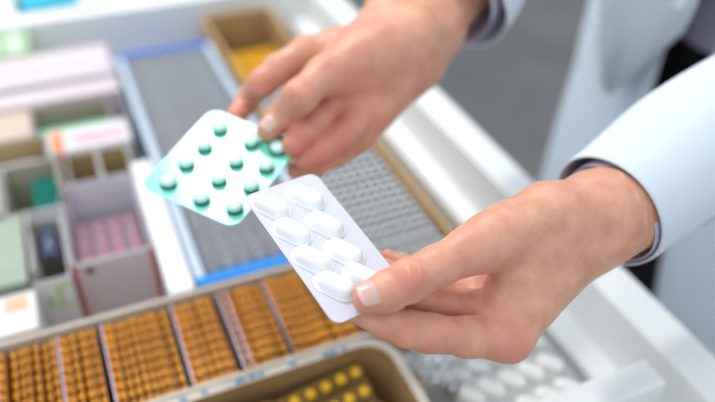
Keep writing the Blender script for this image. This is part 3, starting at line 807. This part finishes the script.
# folded-back front panel with rounded corner and button
def panel(name, poly, x0, m, thick=.003, bulge=.01, parent=None, nsub=3):
    bm = bmesh.new(); vs = [bm.verts.new((x0(y, z) - PO[0], y - PO[1], z - PO[2])) for y, z in poly]
    bm.faces.new(vs); bmesh.ops.triangulate(bm, faces=bm.faces)
    bmesh.ops.subdivide_edges(bm, edges=bm.edges, cuts=3, use_grid_fill=True)
    for v in bm.verts: v.co.x = x0(v.co.y + PO[1], v.co.z + PO[2]) - PO[0]
    bmesh.ops.recalc_face_normals(bm, faces=bm.faces)
    o = link(name, bm, m, parent, smooth=True); md = o.modifiers.new('s', 'SOLIDIFY'); md.thickness = thick; return o
fx = lambda y, z: .82 - .243 * max(.05, 1 - abs((y - .49) / .28) ** 3) ** (1 / 3) - .004 - .006 * math.sin((z - .05) * 9)
lap = panel('lapel', [(y_ * .935, .46 + (z_ - .46) * .935) for y_, z_ in [(.675, .50), (.672, .2), (.645, .06), (.620, .017), (.604, .013), (.575, .050), (.548, .094), (.530, .118), (.519, .135), (.514, .155), (.513, .19), (.513, .50)]], fx, M_coat, parent=coat)
bm = bmesh.new(); bmesh.ops.create_cone(bm, cap_ends=True, segments=20, radius1=.0085, radius2=.0075, depth=.003)
for v in bm.verts: v.co = Matrix.Rotation(-math.pi / 2, 4, 'Y') @ v.co + Vector((fx(.493, .185) - .004, .494, .185)) - Vector(PO)
link('button', bm, M_button, coat)

# near sleeve
sleeve('sleeve', [cp(606, 212, .482, .0400), cp(638, 188, .497, .0425), cp(700, 143, .515, .0475), (.56, .31, .215, .060), (.68, .31, .34, .075), (.80, .31, .44, .085)], M_coat, seed=1., parent=coat)
sleeve('shirt_cuff', [cp(609, 214, .482, .0350), cp(640, 192, .494, .0360), cp(700, 147, .515, .038)], M_shirt, n=14, thick=.001, seed=2.)
sleeve('sleeve_seam', [cp(664, 170, .505, .0462), cp(666.5, 168.2, .506, .0464)], M_coat, n=4, thick=.0008, seed=1., parent=coat)
# far sleeve
sleeve('sleeve', [cp(452, -2, .612, .0520), cp(465, -19, .62, .0520), cp(480, -48, .635, .050), cp(515, -100, .655, .050), (.60, .66, .32, .058), (.72, .68, .38, .075), (.82, .69, .44, .085)], M_coat, seed=4., parent=coat)
sleeve('shirt_cuff', [cp(441, 0, .606, .0460), cp(456, -22, .62, .046), cp(490, -80, .645, .044)], M_shirt, n=14, thick=.001, seed=5.)

# ------------------------------------------------------------------ held packs
def frame_matrix(fr):
    a, u, v, n, Lu, Lv = fr
    x, y = u, v; z = np.cross(x, y)
    # local x = u, local y = v mirrored if needed so that z = n
    return a, x, y, n
def held(fr, name, label):
    a, u, v, n, Lu, Lv = fr
    root = empty(name); 
    # build with x=u, y=-v direction to stay right handed if necessary
    hand = np.cross(u, v) @ n
    org = a if hand > 0 else a + v * Lv
    yv = v if hand > 0 else -v
    root.matrix_world = Matrix([[u[0], yv[0], n[0], org[0]], [u[1], yv[1], n[1], org[1]], [u[2], yv[2], n[2], org[2]], [0, 0, 0, 1]])
    tag(root, label, 'blister pack'); return root, hand > 0, Lu, Lv

wr_, wh, wU, wV = held(WP, 'blister_pack', 'white blister pack of eight white caplets held in the near hand')
bm = bmesh.new(); slab(bm, rrect(wU, wV, .006, 8), -.0004, .0004); bmesh.ops.recalc_face_normals(bm, faces=bm.faces)
link('backing_sheet', bm, M_sheetw, wr_)
def uv(fr, px, py):
    p = unp(px, py, plane_depth(fr, px, py)) - fr[0]; return p @ fr[1], p @ fr[2]
def loc2(fr, px, py, right):
    a, b = uv(fr, px, py); return (a, b if right else fr[5] - b)
ang0 = np.array(loc2(WP, 311, 269, wh)) - np.array(loc2(WP, 275, 251, wh)); ang = math.atan2(ang0[1], ang0[0])
for (x, y) in ((271, 205), (292, 230), (312, 258), (335, 284), (306, 196), (325, 223), (344, 251), (363, 276)):
    c = loc2(WP, x, y + 3, wh); bm = bmesh.new()
    dome(bm, capsule_pts(.0232, .0062, 10), .0062, (0, 0), ang,
         [(-.0016, 0), (-.0008, .06), (-.0001, .15), (.0002, .4), (.0008, .62), (.0018, .8), (.0031, .93), (.0045, .99), (.0056, 1.0)], z0=.0002)
    bmesh.ops.recalc_face_normals(bm, faces=bm.faces)
    o = link('pill_pocket', bm, M_pocketw, wr_, loc=(c[0], c[1], .0004))

gr_, gh, gU, gV = held(GP, 'blister_pack', 'green tinted blister pack of round white tablets held in the far hand')
M_gsheet = mat('mint_green_sheet', (.28, .82, .66), .16, .04, 60, spec=.4)
M_gdome = tint_glass('clear_green_plastic', (.93, 1, .98), fac=.08, rough=.12, body=(.10, .65, .52))
M_gshade = mat('teal_pocket_shade', (.0, .20, .16), .25, .05)  # dark teal paints the shaded crescent at the foot of each tablet
M_tab = mat('pale_tablet', (.84, .95, .92), .4, .02)
bm = bmesh.new(); slab(bm, rrect(gU, gV, .009, 8), -.0004, .0004); bmesh.ops.recalc_face_normals(bm, faces=bm.faces)
link('backing_sheet', bm, M_gsheet, gr_)
for (x, y) in ((169, 183), (187, 164), (205, 147), (220, 129), (202, 199), (219, 180), (236, 162), (251, 143), (235, 208), (251, 187), (266, 167), (278, 150)):
    c = loc2(GP, x, y + 1, gh); circ = [(.0066 * math.cos(k * math.pi / 10), .0066 * math.sin(k * math.pi / 10)) for k in range(20)]
    bm = bmesh.new(); dome(bm, circ, .0074, (0, 0), 0, [(-.0012, 0), (-.0006, .1), (0, .2), (.0004, .7), (.0014, .93), (.003, 1)]); bmesh.ops.recalc_face_normals(bm, faces=bm.faces)
    o = link('pill_pocket', bm, M_gdome, gr_, loc=(c[0], c[1], .0004))
    bm = bmesh.new(); slab(bm, [(p[0] * .98, p[1] * .98) for p in circ], 0, .0003); link('pocket_shade_disc', bm, M_gshade, o)
    bm = bmesh.new(); ct = [(p[0] * .82, p[1] * .82) for p in circ]
    dome(bm, ct, .0060, (0, 0), 0, [(.0018, 0), (.0004, .3), (0, .4), (0, .8), (.0008, .94), (.0024, 1)], z0=.0005, cap=True); bmesh.ops.recalc_face_normals(bm, faces=bm.faces)
    link('tablet', bm, M_tab, o)
